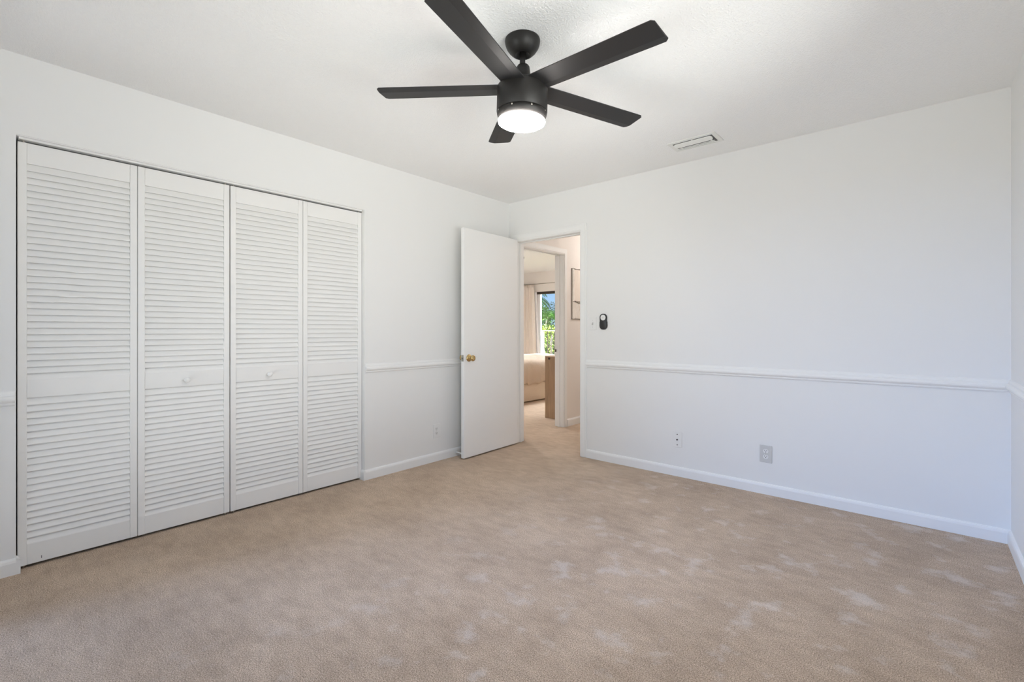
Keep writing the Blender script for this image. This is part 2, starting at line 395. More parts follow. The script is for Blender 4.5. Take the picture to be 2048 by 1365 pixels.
# closet head lining and sliding track
bm = boxes((-0.075, -0.004, CY0, CY1, CH - 0.004, CH + 0.002), (-0.060, -0.020, CY0 + 0.01, CY1 - 0.01, CH - 0.013, CH - 0.004))
st('trim_7', bm, M_TRIM, 'white head lining and track over the closet doors', 'door track')

# ------------------------------------------------------------------ closet bifold doors
LP = 0.4557; LX0, LX1 = -0.063, -0.035
LZ0, LZ1 = 0.014, 2.040
def leaf_frame_bm(y0, y1):
    s = 0.031
    return boxes((LX0, LX1, y0, y0 + s, LZ0, LZ1), (LX0, LX1, y1 - s, y1, LZ0, LZ1),
                 (LX0 + 0.002, LX1 - 0.002, y0 + s, y1 - s, LZ1 - 0.098, LZ1), (LX0 + 0.002, LX1 - 0.002, y0 + s, y1 - s, 0.815, 0.904),
                 (LX0 + 0.002, LX1 - 0.002, y0 + s, y1 - s, LZ0, 0.112))
def louvers_bm(y0, y1, z0, z1, warp=False):
    bm = bmesh.new(); n = int(round((z1 - z0) / 0.0316)); p = (z1 - z0) / n; seg = 24 if warp else 1
    rnd = random.Random(int(z0 * 1000 + y0 * 77))
    for i in range(-1, n + 1):
        z = z0 + p * i - 0.003
        amp = 0.0
        if warp and 0.36 < (z - z0) / (z1 - z0) < 0.52: amp = 0.0022
        tw = rnd.uniform(-0.0010, 0.0010)
        prof = [(LX1 - 0.0025 + tw, z), (LX1 - 0.0023 + tw, z + 0.0035), (LX1 - 0.0170, z + 0.0400), (LX1 - 0.0240, z + 0.0400), (LX1 - 0.0095, z + 0.0005)]
        prof = [(x, max(z0 - 0.002, min(z1 + 0.002, zz))) for x, zz in prof]
        if prof[2][1] - prof[0][1] < 0.006: continue
        ph = rnd.uniform(0, 6.28); rows = []
        for k in range(seg + 1):
            t = k / seg; y = y0 + (y1 - y0) * t
            dz = amp * (math.sin(ph + 9 * t) + 0.5 * math.sin(2 * ph + 21 * t)) * math.sin(math.pi * min(1.0, t * 1.35))
            rows.append([bm.verts.new((x, y, zz + dz)) for x, zz in prof])
        for A, B in zip(rows, rows[1:]):
            for a in range(5):
                b = (a + 1) % 5; bm.faces.new((A[a], A[b], B[b], B[a]))
        bm.faces.new(rows[0]); bm.faces.new(rows[-1][::-1])
    return bm
def knob_bm(y, z):
    bm = bmesh.new()
    lathe(bm, [(0.006, 0), (0.006, 0.010), (0.010, 0.013), (0.0155, 0.018), (0.0165, 0.023), (0.013, 0.029), (0.006, 0.0315), (0, 0.032)], 24,
          Matrix.Translation((LX1 - 0.002, y, z)) @ Matrix.Rotation(rad(90), 4, 'Y'))
    return bm
def bifold(ya, knob_leaf, warp, label):
    root = thing('closet_bifold_door', (0, 0, 0), label, 'closet door', 'louvered bifold doors of the closet', kind='thing')
    g = 0.0012
    for k in range(2):
        y0, y1 = ya + k * LP + g, ya + (k + 1) * LP - g
        fr_ = bm_obj('door_leaf', leaf_frame_bm(y0, y1), M_LOUV, root, bevel=0.002)
        w = warp and k == 0
        bm_obj('upper_louvers', louvers_bm(y0 + 0.030, y1 - 0.030, 0.904, LZ1 - 0.098, w), M_LOUV, fr_)
        bm_obj('lower_louvers', louvers_bm(y0 + 0.030, y1 - 0.030, 0.112, 0.815), M_LOUV, fr_)
        if k == knob_leaf:
            bm_obj('knob', knob_bm((y0 + y1) / 2, 0.853), M_DOOR, fr_, smooth=True, label='small round white knob')
        if w:
            bm_obj('nail_hole', boxes((LX1 - 0.0025, LX1 - 0.0012, -3.4085, -3.4062, 0.030, 0.043)), M_HOLE, fr_, label='small dark hole in the bottom rail')
        # pivot pins under and over the outer corners
        yp = y0 + 0.02 if k == 0 else y1 - 0.02
        for za, zb in ((0.0, 0.018), (LZ1 - 0.002, CH - 0.012)):
            bm = bmesh.new(); lathe(bm, [(0.005, za), (0.005, zb)], 12, Matrix.Translation((-0.049, yp, 0.0)))
            bm_obj('pivot_pin', bm, M_STEEL, fr_)
    return root
bifold(CY0 + 0.0055, 1, True, 'white louvered bifold closet door with a row of warped slats, beside the short wall stub')
bifold(CY0 + 2 * LP + 0.009, 0, False, 'white louvered bifold closet door next to the wall with a low outlet')

# ------------------------------------------------------------------ swinging door
HGX, HGY = 0.1435, -0.026
ang = math.atan2(0.026, 0.76)      # a touch short of square to the wall
d1 = bpy.data.objects.new('door_1', None); C.objects.link(d1); d1.location = (HGX, HGY, 0); d1.rotation_euler = (0, 0, ang)
d1['kind'] = 'structure'; d1['label'] = 'plain white slab door standing open against the wall, brass knob'; d1['category'] = 'door'
bm = boxes((-0.035, 0, -0.762, 0, 0.013, 2.046)); bm_obj('slab', bm, M_DOOR, d1, bevel=0.002)
def doorknob(side):
    bm = bmesh.new(); R_ = Matrix.Rotation(rad(90 * side), 4, 'Y')
    Mx = Matrix.Translation((0 if side > 0 else -0.035, -0.70, 0.895)) @ R_
    lathe(bm, [(0.033, 0), (0.033, 0.003), (0.029, 0.008), (0.017, 0.011), (0.012, 0.014), (0.012, 0.030), (0.017, 0.034), (0.025, 0.040), (0.0275, 0.048), (0.0265, 0.055), (0.020, 0.061), (0.010, 0.0625), (0, 0.062)], 32, Mx)
    return bm
bm_obj('door_knob', doorknob(1), M_BRASS, d1, smooth=True, label='brass knob facing the room')
bm_obj('door_knob', doorknob(-1), M_BRASS, d1, smooth=True, label='brass knob facing the wall')
bm = boxes((-0.030, -0.005, -0.7635, -0.760, 0.867, 0.923)); lathe(bm, [(0.008, 0), (0.008, 0.012), (0, 0.012)], 12, Matrix.Translation((-0.0175, -0.7625, 0.895)) @ Matrix.Rotation(rad(90), 4, 'X'))
bm_obj('latch_plate', bm, M_STEEL, d1, label='dull metal latch plate on the door edge')
for z in (0.22, 1.03, 1.84):
    bm = bmesh.new(); lathe(bm, [(0.006, -0.045), (0.006, 0.045)], 12, Matrix.Translation((-0.040, 0.006, z))); box(bm, -0.034, -0.002, -0.0005, 0.002, z - 0.045, z + 0.045)
    bm_obj('hinge', bm, M_STEEL, d1)

# spring door stop on the baseboard
bm = bmesh.new(); Mx = Matrix.Translation((0.0138, -0.735, 0.034)) @ Matrix.Rotation(rad(90), 4, 'Y')
lathe(bm, [(0.011, 0), (0.011, 0.004), (0.006, 0.008)] + [((0.0062 if i % 2 else 0.0048), 0.010 + i * 0.003) for i in range(16)] + [(0.005, 0.060)], 16, Mx)
ds = thing('door_stop', (0, 0, 0), 'small white spring door stop on the baseboard behind the open door', 'door stop')
bm_obj('spring', bm, M_PLATE, ds, smooth=True)
bm = bmesh.new(); lathe(bm, [(0.0075, 0.058), (0.0085, 0.061), (0.0085, 0.072), (0.006, 0.076), (0, 0.076)], 16, Mx)
bm_obj('rubber_tip', bm, M_PLATE, ds, smooth=True)

# ------------------------------------------------------------------ ceiling fan
BT0 = rad(173.3)
# the rotor hangs a touch out of level
_n = Vector((math.cos(YAW), math.sin(YAW), 0)) * 0.028 + Vector((-math.sin(YAW), math.cos(YAW), 0)) * -0.023 + Vector((0, 0, 1))
TILT = Matrix.Translation((0, 0, -0.22)) @ Vector((0, 0, 1)).rotation_difference(_n.normalized()).to_matrix().to_4x4() @ Matrix.Translation((0, 0, 0.22))
def make_fan(name, loc, rz, label, glowm, spins=5):
    r = thing(name, loc, label, 'ceiling fan', rz=rz)
    def part(n, prof, m, seg=56, **kw):
        bm = bmesh.new(); lathe(bm, prof, seg, TILT if n in ('motor_housing', 'light_ring', 'diffuser', 'yoke_cover') else None); return bm_obj(n, bm, m, r, smooth=True, bevel=0, **kw)
    cz = H
    part('canopy', [(0.078, 0), (0.079, -0.006), (0.077, -0.019), (0.072, -0.033), (0.062, -0.048), (0.049, -0.061), (0.040, -0.067), (0.034, -0.069), (0.030, -0.066), (0.020, -0.055)], M_BLACK)
    part('downrod', [(0.0125, -0.04), (0.0125, -0.15)], M_BLACK, 24)
    part('yoke_cover', [(0.014, -0.112), (0.024, -0.115), (0.029, -0.122), (0.031, -0.134), (0.038, -0.185), (0.045, -0.200)], M_BLACK, 36)
    zt = -0.222
    part('motor_housing', [(0.03, -0.195), (0.085, -0.198), (0.105, -0.205), (0.1125, -0.214), (0.1135, -0.222), (0.1135, -0.322), (0.112, -0.3235), (0.105, -0.3235)], M_BLACK)
    rg = part('light_ring', [(0.100, -0.322), (0.1125, -0.3250), (0.1115, -0.334), (0.1035, -0.357), (0.100, -0.358), (0.096, -0.356)], M_BLACK)
    for k in range(8):
        a = k * math.pi / 4 + 0.3
        bm = bmesh.new(); lathe(bm, [(0.004, -0.001), (0.004, 0.002), (0.0025, 0.0032), (0, 0.0034)], 12,
                                TILT @ Matrix.Rotation(a, 4, 'Z') @ Matrix.Translation((0.110, 0, -0.329)) @ Matrix.Rotation(rad(90), 4, 'Y'))
        bm_obj('screw', bm, M_STEEL, rg, smooth=True)
    part('diffuser', [(0.098, -0.350), (0.100, -0.3575), (0.1045, -0.3595), (0.1060, -0.364), (0.1035, -0.3705), (0.092, -0.377), (0.07, -0.381), (0.04, -0.3835), (0, -0.384)], glowm, label='lit frosted white diffuser')
    # blades: a broad face and a narrower bevelled face along the lower edge
    R0, R1, OFF = 0.085, 0.661, -0.007
    pitch = -0.115
    for k in range(spins):
        th = BT0 - k * rad(72) + YAW
        bm = bmesh.new(); secs = []
        N_ = 10
        for i in range(N_ + 1):
            t = i / N_; rr_ = R0 + (R1 - R0) * t
            wl = 0.059 + 0.0065 * t; wr = 0.059 + 0.0065 * t
            # rounded tip corners
            c = 0.0
            if i == N_: c = 0.012
            top = 0.004
            prof = [(-wl + c, 0.003), (-wl + c, -0.002), (wr * 0.42, -0.005), (wr - c, 0.000), (wr - c, 0.005), (wr * 0.42, top)]
            secs.append([bm.verts.new((rr_ - (0.0 if i < N_ else 0.0), y, z)) for y, z in prof])
            if i == N_ - 1:
                # extra ring close to the tip keeps the edges straight
                rr2 = R1 - 0.012
                prof2 = [(-wl, 0.003), (-wl, -0.002), (wr * 0.42, -0.005), (wr, 0.000), (wr, 0.005), (wr * 0.42, top)]
                secs.append([bm.verts.new((rr2, y, z)) for y, z in prof2])
        for A, B in zip(secs, secs[1:]):
            for a in range(6):
                b = (a + 1) % 6; bm.faces.new((A[a], A[b], B[b], B[a]))
        bm.faces.new(secs[0]); bm.faces.new(secs[-1][::-1])
        Mx = TILT @ Matrix.Translation((0, 0, zt + 0.003)) @ Matrix.Rotation(th, 4, 'Z') @ Matrix.Rotation(pitch, 4, 'X') @ Matrix.Translation((0, OFF, 0))
        bmesh.ops.transform(bm, matrix=Mx, verts=bm.verts[:])
        bm_obj('blade', bm, M_BLADE, r, bevel=0.0015)
    return r
make_fan('ceiling_fan', (1.856, -2.0165, H), 0, 'black five blade ceiling fan with lit drum lamp above the carpet', M_GLOW)

# ------------------------------------------------------------------ ceiling vent
vx0, vx1, vy0, vy1 = 1.862, 2.187, -0.452, -0.262
vr = thing('ceiling_vent', ((vx0 + vx1) / 2, (vy0 + vy1) / 2, H), 'white slotted air vent in the ceiling above the long wall', 'vent')
hw, hd = (vx1 - vx0) / 2, (vy1 - vy0) / 2
iw, idp = hw - 0.030, hd - 0.030
bm = boxes((-hw, hw, -hd, -idp, -0.005, 0.0), (-hw, hw, idp, hd, -0.005, 0.0), (-hw, -iw, -idp, idp, -0.005, 0.0), (iw, hw, -idp, idp, -0.005, 0.0))
bm_obj('frame', bm, M_VENT, vr, bevel=0.002)
bm_obj('throat_shade', boxes((-iw, iw, -idp, idp, -0.0035, -0.0005)), M_VENT_SHADE, vr)  # dark sheet in place of an open duct, its shade put into the colour
def vane_bm(y0, y1, z, tilt=0.0):
    bm = bmesh.new(); n = 10; pts = []
    w_ = (y1 - y0) / 2; xe = iw - 0.004
    for sgn in (1, -1):
        for i in range(n + 1):
            a = math.pi / 2 - math.pi * i / n
            pts.append((sgn * (xe - w_ * 0.55 + w_ * 0.55 * math.cos(a)), sgn * w_ * math.sin(a)))
    A = [bm.verts.new((x, (y0 + y1) / 2 + y * math.cos(tilt), z + y * math.sin(tilt))) for x, y in pts]
    B = [bm.verts.new((q.co.x, q.co.y, q.co.z - 0.004)) for q in A]
    for i in range(len(A)):
        j = (i + 1) % len(A); bm.faces.new((A[i], A[j], B[j], B[i]))
    bm.faces.new(A); bm.faces.new(B[::-1]); return bm
bm_obj('vane', vane_bm(-0.0615, -0.012, -0.011, -0.20), M_VENT, vr, bevel=0.001)
for yc in (0.010, 0.029, 0.048):
    bm_obj('vane', vane_bm(yc - 0.0032, yc + 0.0032, -0.0155), M_VENT, vr, bevel=0.0006)
for s_ in (-1, 1): bm_obj('bracket', boxes((s_ * (iw - 0.03) - 0.004, s_ * (iw - 0.03) + 0.004, -0.030, 0.046, -0.010, -0.0005)), M_VENT, vr)
bm_obj('lever', boxes((-0.004, 0.004, -0.064, -0.056, -0.010, -0.003)), M_VENT, vr)

# ------------------------------------------------------------------ wall plates
def plate_bm(w, h, t=0.005): return boxes((-w / 2, w / 2, -t, 0, -h / 2, h / 2))
def cyl_y(bm, x, z, r, y0, y1, seg=20):
    lathe(bm, [(r, 0), (r, abs(y1 - y0))], seg, Matrix.Translation((x, y0, z)) @ Matrix.Rotation(rad(90), 4, 'X'))
def outlet(loc, rz, label, platem):
    r = thing('wall_outlet', loc, label, 'outlet', 'duplex outlets low on the walls', rz=rz)
    bm_obj('cover_plate', plate_bm(0.078, 0.120), platem, r, bevel=0.0025)
    for s in (1, -1):
        bm = bmesh.new(); zc = s * 0.0195
        vs = [(0.0165 * math.cos(a), 0.0165 * math.sin(a)) for a in [i * 2 * math.pi / 28 for i in range(28)]]
        vs = [(x, max(-0.0135, min(0.0135, z)) + zc) for x, z in vs]
        A = [bm.verts.new((x, -0.0045, z)) for x, z in vs]; B = [bm.verts.new((x, -0.0070, z)) for x, z in vs]
        for i in range(28):
            j = (i + 1) % 28; bm.faces.new((A[i], A[j], B[j], B[i]))
        bm.faces.new(A); bm.faces.new(B[::-1])
        rc = bm_obj('receptacle', bm, M_PLATE, r)
        bm = boxes((-0.0078, -0.0052, -0.0076, -0.0066, zc + 0.000, zc + 0.009), (0.0052, 0.0078, -0.0076, -0.0066, zc + 0.001, zc + 0.008))
        cyl_y(bm, 0, zc - 0.006, 0.0030, -0.0066, -0.0076, 12)
        bm_obj('slots', bm, M_HOLE, rc)
    bm = bmesh.new(); cyl_y(bm, 0, 0, 0.003, -0.0048, -0.0062, 12); bm_obj('screw', bm, M_STEEL, r)
    return r
outlet((2.386, 0, 0.280), 0, 'grey duplex outlet low on the long wall under the chair rail', M_GREYPL)
outlet((0, -0.958, 0.262), rad(90), 'pale duplex outlet between the closet and open door', M_PLATE)
cp = thing('cable_plate', (1.760, 0, 0.285), 'white cable wall plate with three dark dots on the long wall', 'wall plate')
bm_obj('cover_plate', plate_bm(0.074, 0.118), M_PLATE, cp, bevel=0.0025)
for z in (0.041, -0.041):
    bm = bmesh.new(); cyl_y(bm, 0, z, 0.0042, -0.0045, -0.0062, 14); bm_obj('screw', bm, M_BRONZE, cp)
bm = bmesh.new(); cyl_y(bm, 0, 0, 0.0055, -0.0045, -0.013, 14); bm_obj('jack', bm, M_BRONZE, cp, label='dark threaded cable jack')
sw = thing('light_switch', (0.997, 0, 1.200), 'white toggle light switch beside the doorway', 'light switch')
bm_obj('cover_plate', plate_bm(0.072, 0.116), M_PLATE, sw, bevel=0.0025)
bm = bmesh.new(); box(bm, -0.005, 0.005, -0.018, -0.003, -0.005, 0.005, Matrix.Rotation(rad(18), 4, 'X')); box(bm, -0.006, 0.006, -0.0062, -0.004, -0.013, 0.013)
bm_obj('toggle', bm, M_GREYPL, sw, bevel=0.001)
for z in (0.030, -0.030):
    bm = bmesh.new(); cyl_y(bm, 0, z, 0.003, -0.0045, -0.0058, 12); bm_obj('screw', bm, M_GREYPL, sw)

# fan remote in its wall cradle
rm = thing('fan_remote', (1.106, 0, 1.2175), 'black fan remote with round white dial on the wall by the switch', 'remote')
def pill(w, w_waist, h, n=48):
    pts = []
    for i in range(n):
        a = 2 * math.pi * i / n; c, z = math.cos(a), math.sin(a)
        zz = (h - w * 0.95) * (1 if z > 0 else -1) + z * w * 0.95 if abs(z) > 0.05 else z * h
        k = max(0.0, 1 - abs(zz) / (h * 0.35))
        pts.append((math.copysign(abs(c) ** 0.75, c) * (w - (w - w_waist) * k), zz))
    return pts
def remote_body():
    bm = bmesh.new(); rings = []
    for y, s in ((0.0, 0.95), (-0.004, 1.0), (-0.011, 1.0), (-0.0145, 0.96), (-0.0165, 0.88)):
        rings.append([bm.verts.new((x * s, y, z * (1 - (1 - s) * 0.55))) for x, z in pill(0.0355, 0.0335, 0.0675)])
    for A, B in zip(rings, rings[1:]):
        for i in range(len(A)):
            j = (i + 1) % len(A); bm.faces.new((A[i], A[j], B[j], B[i]))
    bm.faces.new(rings[0]); bm.faces.new(rings[-1][::-1]); return bm
bm_obj('body', remote_body(), M_RUBBER, rm, smooth=True)
bm = bmesh.new(); lathe(bm, [(0.0245, 0.015), (0.0245, 0.0178), (0.0230, 0.0188), (0, 0.0188)], 40, Matrix.Translation((0.002, 0, 0.0345)) @ Matrix.Rotation(rad(90), 4, 'X'))
dl = bm_obj('dial', bm, M_PLATE, rm, smooth=False, label='round white dial with grey marks')
bm = bmesh.new()
for a in range(8):
    Mx = Matrix.Translation((0.002, 0, 0.0345)) @ Matrix.Rotation(a * math.pi / 4, 4, 'Y')
    box(bm, -0.0012, 0.0012, -0.0194, -0.0185, 0.011, 0.017, Mx)
cyl_y(bm, 0.002, 0.0345, 0.0055, -0.0185, -0.0194, 16)
bm_obj('dial_marks', bm, M_GREYPL, dl)
bm = bmesh.new()
P = [(x, z) for x, z in pill(0.0385, 0.037, 0.0705) if z < 0.004]
P.sort(key=lambda q: math.atan2(q[1] + 0.02, q[0]) if q[1] + 0.02 < 0 or q[0] > 0 else math.atan2(q[1] + 0.02, q[0]) - 2 * math.pi)
A = [bm.verts.new((x, -0.0005, z)) for x, z in P]; B = [bm.verts.new((x * 0.99, -0.0105, z * 0.99)) for x, z in P]
for i in range(len(P)):
    j = (i + 1) % len(P); bm.faces.new((A[i], A[j], B[j], B[i]))
bm.faces.new(A); bm.faces.new(B[::-1])
bm_obj('cradle', bm, M_RUBBER, rm)

# ------------------------------------------------------------------ windows
def frame_bm(x0, x1, y0, y1, z0, z1, w, mull):
    bm = boxes((x0, x0 + w, y0, y1, z0, z1), (x1 - w, x1, y0, y1, z0, z1), (x0 + w, x1 - w, y0, y1, z1 - w, z1), (x0 + w, x1 - w, y0, y1, z0, z0 + w))
    for mx_ in mull: box(bm, mx_ - w / 2, mx_ + w / 2, y0, y1, z0 + w, z1 - w)
    return bm
w1 = st('window_1', frame_bm(WX0, WX1, RD - 0.09, RD - 0.03, 0.04, WH, 0.045, [(WX0 + WX1) / 2]), M_TRIM, 'wide white framed window behind the photographer', 'window')
bm_obj('pane', boxes((WX0 + 0.045, (WX0 + WX1) / 2 - 0.0225, RD - 0.064, RD - 0.058, 0.085, WH - 0.045), ((WX0 + WX1) / 2 + 0.0225, WX1 - 0.045, RD - 0.064, RD - 0.058, 0.085, WH - 0.045)), M_GLASS, w1)
bm = boxes((RW + 0.03, RW + 0.09, SY0, SY0 + 0.045, SZ0, SZ1), (RW + 0.03, RW + 0.09, SY1 - 0.045, SY1, SZ0, SZ1), (RW + 0.03, RW + 0.09, SY0 + 0.045, SY1 - 0.045, SZ0, SZ0 + 0.045), (RW + 0.03, RW + 0.09, SY0 + 0.045, SY1 - 0.045, SZ1 - 0.045, SZ1))
w3 = st('added_window_3', bm, M_TRIM, 'white framed side window added opposite the closet to let in fill light', 'window')  # added unseen window, opens the wall for the side fill light
bm_obj('pane', boxes((RW + 0.058, RW + 0.064, SY0 + 0.045, SY1 - 0.045, SZ0 + 0.045, SZ1 - 0.045)), M_GLASS, w3)
w2 = bpy.data.objects.new('window_2', None); C.objects.link(w2); w2['kind'] = 'structure'; w2['label'] = 'glass door onto the balcony in the far bedroom'; w2['category'] = 'window'
bm = boxes((NX0, NX1, NY - 0.004, NY + 0.06, NH - 0.055, NH)); bm_obj('head', bm, M_BRONZE, w2, label='dark head bar')
bm = boxes((NX0, NX0 + 0.075, NY + 0.02, NY + 0.07, 0, NH - 0.055), (NX1 - 0.075, NX1, NY + 0.02, NY + 0.07, 0, NH - 0.055), (-2.3675, -2.2925, NY + 0.02, NY + 0.07, 0.075, NH - 0.055), (NX0 + 0.075, NX1 - 0.075, NY + 0.02, NY + 0.07, 0, 0.075)); bm_obj('frame', bm, M_TRIM, w2)
bm_obj('pane', boxes((NX0 + 0.075, -2.3675, NY + 0.042, NY + 0.048, 0.075, NH - 0.055), (-2.2925, NX1 - 0.075, NY + 0.042, NY + 0.048, 0.075, NH - 0.055)), M_GLASS, w2)

# ------------------------------------------------------------------ hall: art and added fill lamp
art = thing('wall_art', (HX, 1.12, 1.581), 'distressed whitewashed wood art hanging on the cream hall wall', 'wall art')
hz = 0.308
bm_obj('backing', boxes((0.001, 0.010, 0.0, 0.62, -hz, hz)), M_DARKWOOD, art)
bm_obj('upper_panel', boxes((0.009, 0.013, 0.040, 0.58, -0.085, hz - 0.012)), M_TANWOOD, art)
bm_obj('lower_panel', boxes((0.009, 0.014, 0.040, 0.58, -hz + 0.010, -0.100)), M_WHITEWASH, art)
for ya, yb in ((0.0035, 0.038), (0.582, 0.6165)): bm_obj('stile', boxes((0.009, 0.020, ya, yb, -hz + 0.005, hz - 0.004)), M_WHITEWASH, art, bevel=0.002)
bm = bmesh.new(); tube(bm, [(0.016, 0.004 + 0.61 * i / 24, -0.095 + 0.010 * math.sin(i * 0.9) * (1 if i > 1 else 0.3)) for i in range(25)], 0.006, 8)
bm_obj('twig_rail', bm, M_DARKWOOD, art, smooth=True, label='dark wavy twig across the art')
bm = bmesh.new(); tube(bm, [(0.014, 0.004 + 0.61 * i / 24, hz - 0.004 + 0.004 * math.sin(i * 1.3)) for i in range(25)], 0.0035, 8)
for yy in (0.052, 0.50): lathe(bm, [(0.008, 0), (0.007, 0.008), (0, 0.010)], 12, Matrix.Translation((0.010, yy, hz - 0.010)) @ Matrix.Rotation(rad(90), 4, 'Y'))
bm_obj('top_edge', bm, M_DARKWOOD, art, smooth=True)
hl = thing('hall_fill_light', (0.62, 1.75, H), 'added unseen dome lamp brightening the hall', 'fill light')  # unseen fixture added so the hall gets light
bm = bmesh.new(); lathe(bm, [(0.15, 0), (0.155, -0.02), (0.15, -0.025)], 40); bm_obj('base', bm, M_TRIM, hl, smooth=True)
bm = bmesh.new(); lathe(bm, [(0.145, -0.024), (0.14, -0.05), (0.115, -0.075), (0.07, -0.09), (0, -0.096)], 40); bm_obj('dome', bm, M_GLOW3, hl, smooth=True)

# ------------------------------------------------------------------ far bedroom
make_fan('ceiling_fan', (-1.87, 1.48, H), rad(-173.3), 'dark ceiling fan in the far bedroom, only a blade tip showing', M_GLOW2)  # fan is real, its lit lamp is added to brighten the room
# bed base with upholstered sides
bed = thing('bed', (-2.575, 2.55, 0), 'cream upholstered bed in the far bedroom', 'bed')
bm = boxes((-1.075, 1.075, -0.96, 0.96, 0.012, 0.315)); bm_obj('base', bm, M_SKIRT, bed, bevel=0.02, seg=3)
bm = boxes((-1.06, 1.04, -0.94, 0.94, 0.315, 0.51)); bm_obj('mattress', bm, M_SKIRT, bed, bevel=0.05, seg=4)
bm = boxes((-1.16, -1.077, -0.98, 0.98, 0.0, 1.15)); bm_obj('headboard', bm, M_SKIRT, bed, bevel=0.03, seg=3)
for sx_, sy_ in ((-1, -1), (-1, 1), (1, -1), (1, 1)):
    bm_obj('foot', boxes((sx_ * 1.0 - 0.03, sx_ * 1.0 + 0.03, sy_ * 0.88 - 0.03, sy_ * 0.88 + 0.03, 0, 0.02)), M_BRONZE, bed)
def duvet_bm():
    bm = bmesh.new(); nx, ny = 56, 60; g = []
    x0, x1, y0, y1 = -0.99, 1.085, -1.0, 1.0
    rnd = random.Random(3); ph = [rnd.uniform(0, 6.28) for _ in range(8)]
    for i in range(nx + 1):
        row = []
        for j in range(ny + 1):
            s, t = i / nx, j / ny
            # parameter runs over the top and then down the drop at the foot and the two sides
            u = (s) * 2.45; w_ = (t - 0.5) * 2.56
            X = x0 + min(u, x1 - x0); drop = max(0, u - (x1 - x0))
            Yc = max(-1.0, min(1.0, w_)); dy = max(0, abs(w_) - 1.0)
            puff = 0.5 * (1 - abs(Yc) ** 4) + 0.5 * (1 - max(0, X / x1) ** 6)
            z = 0.545 + 0.14 * puff + 0.016 * math.sin(7 * X + ph[0] + 3 * Yc) + 0.014 * math.sin(9 * Yc + ph[1] - 4 * X)
            d = max(drop, dy)
            fold = math.sin(27 * (w_ if drop >= dy else u) + ph[2]) + 0.6 * math.sin(46 * (w_ if drop >= dy else u) + ph[3])
            k = min(1, d / 0.35)
            if drop > 0 or dy > 0:
                z -= d * 1.12
                out = 0.045 * math.sin(min(1, d / 0.22) * math.pi * 0.62) + 0.020 * k * fold
                if drop >= dy: X = x1 + out - 0.02 * k
                else: X = X
                if dy > drop: Yc = math.copysign(1.0 + out - 0.02 * k, Yc)
                z = max(z, 0.318 + 0.016 * fold * k)
            row.append(bm.verts.new((X, Yc, z)))
        g.append(row)
    for i in range(nx):
        for j in range(ny): bm.faces.new((g[i][j], g[i + 1][j], g[i + 1][j + 1], g[i][j + 1]))
    return bm
dv = bm_obj('duvet', duvet_bm(), M_DUVET, smooth=True, label='rumpled beige duvet draped over the cream bed', cat='duvet')
dv.location = (-2.575, 2.55, 0)
sd = dv.modifiers.new('solid', 'SOLIDIFY'); sd.thickness = 0.03; sd.offset = 1.0
sb = dv.modifiers.new('sub', 'SUBSURF'); sb.levels = 1; sb.render_levels = 1

# oak dresser against the shared wall
dr = thing('dresser', (-0.31, 1.90, 0), 'light oak dresser with pale top, end panel facing the doorway', 'dresser')
dw = 0.202
bm_obj('end_panel', boxes((-dw, dw, -0.602, -0.580, 0.002, 0.800)), M_OAK, dr, bevel=0.002)
bm_obj('end_panel', boxes((-dw, dw, 0.580, 0.602, 0.002, 0.800)), M_OAK, dr, bevel=0.002)
bm_obj('top', boxes((-dw - 0.002, dw, -0.604, 0.604, 0.800, 0.812)), M_SKIRT, dr, bevel=0.002, label='pale top')
bm_obj('carcass', boxes((-dw + 0.03, dw, -0.58, 0.58, 0.05, 0.80)), M_OAK, dr)
for i in range(3):
    for j in range(2):
        fr_ = bm_obj('drawer', boxes((-dw + 0.004, -dw + 0.03, -0.575 + j * 0.58, -0.005 + j * 0.58 - 0.0, 0.06 + i * 0.246, 0.298 + i * 0.246)), M_OAK, dr, bevel=0.003)
        bm = bmesh.new(); lathe(bm, [(0.008, 0), (0.008, 0.012), (0.016, 0.018), (0.014, 0.026), (0, 0.028)], 16,
                                Matrix.Translation((-dw + 0.005, -0.29 + j * 0.58, 0.18 + i * 0.246)) @ Matrix.Rotation(rad(-90), 4, 'Y'))
        bm_obj('knob', bm, M_BRONZE, fr_, smooth=True)
bm = bmesh.new(); cyl_y(bm, -0.133, 0.775, 0.015, -0.600, -0.608, 20); bm_obj('round_cap', bm, M_BRONZE, dr, label='dark round cap near the top of the end panel')

# curtain rod, curtain, sheer
rod = thing('curtain_rod', (0, 0, 0), 'thin dark curtain rod above the glass door', 'curtain rod')
bm = bmesh.new(); tube(bm, [(-3.98, NY - 0.085, 2.170), (-1.0, NY - 0.085, 2.170)], 0.007, 12); bm_obj('pole', bm, M_STEEL, rod, smooth=True)
for xx in (-3.95, -2.3, -1.03):
    bm = boxes((xx - 0.008, xx + 0.008, NY - 0.078, NY - 0.001, 2.163, 2.177), (xx - 0.015, xx + 0.015, NY - 0.006, NY - 0.001, 2.14, 2.20)); bm_obj('bracket', bm, M_BRONZE, rod)
for xx, s in ((-3.98, -1), (-1.0, 1)):
    bm = bmesh.new(); lathe(bm, [(0.009, 0), (0.018, 0.008), (0.018, 0.024), (0, 0.03)], 16, Matrix.Translation((xx, NY - 0.085, 2.17)) @ Matrix.Rotation(rad(90 * s), 4, 'Y')); bm_obj('finial', bm, M_BRONZE, rod, smooth=True)
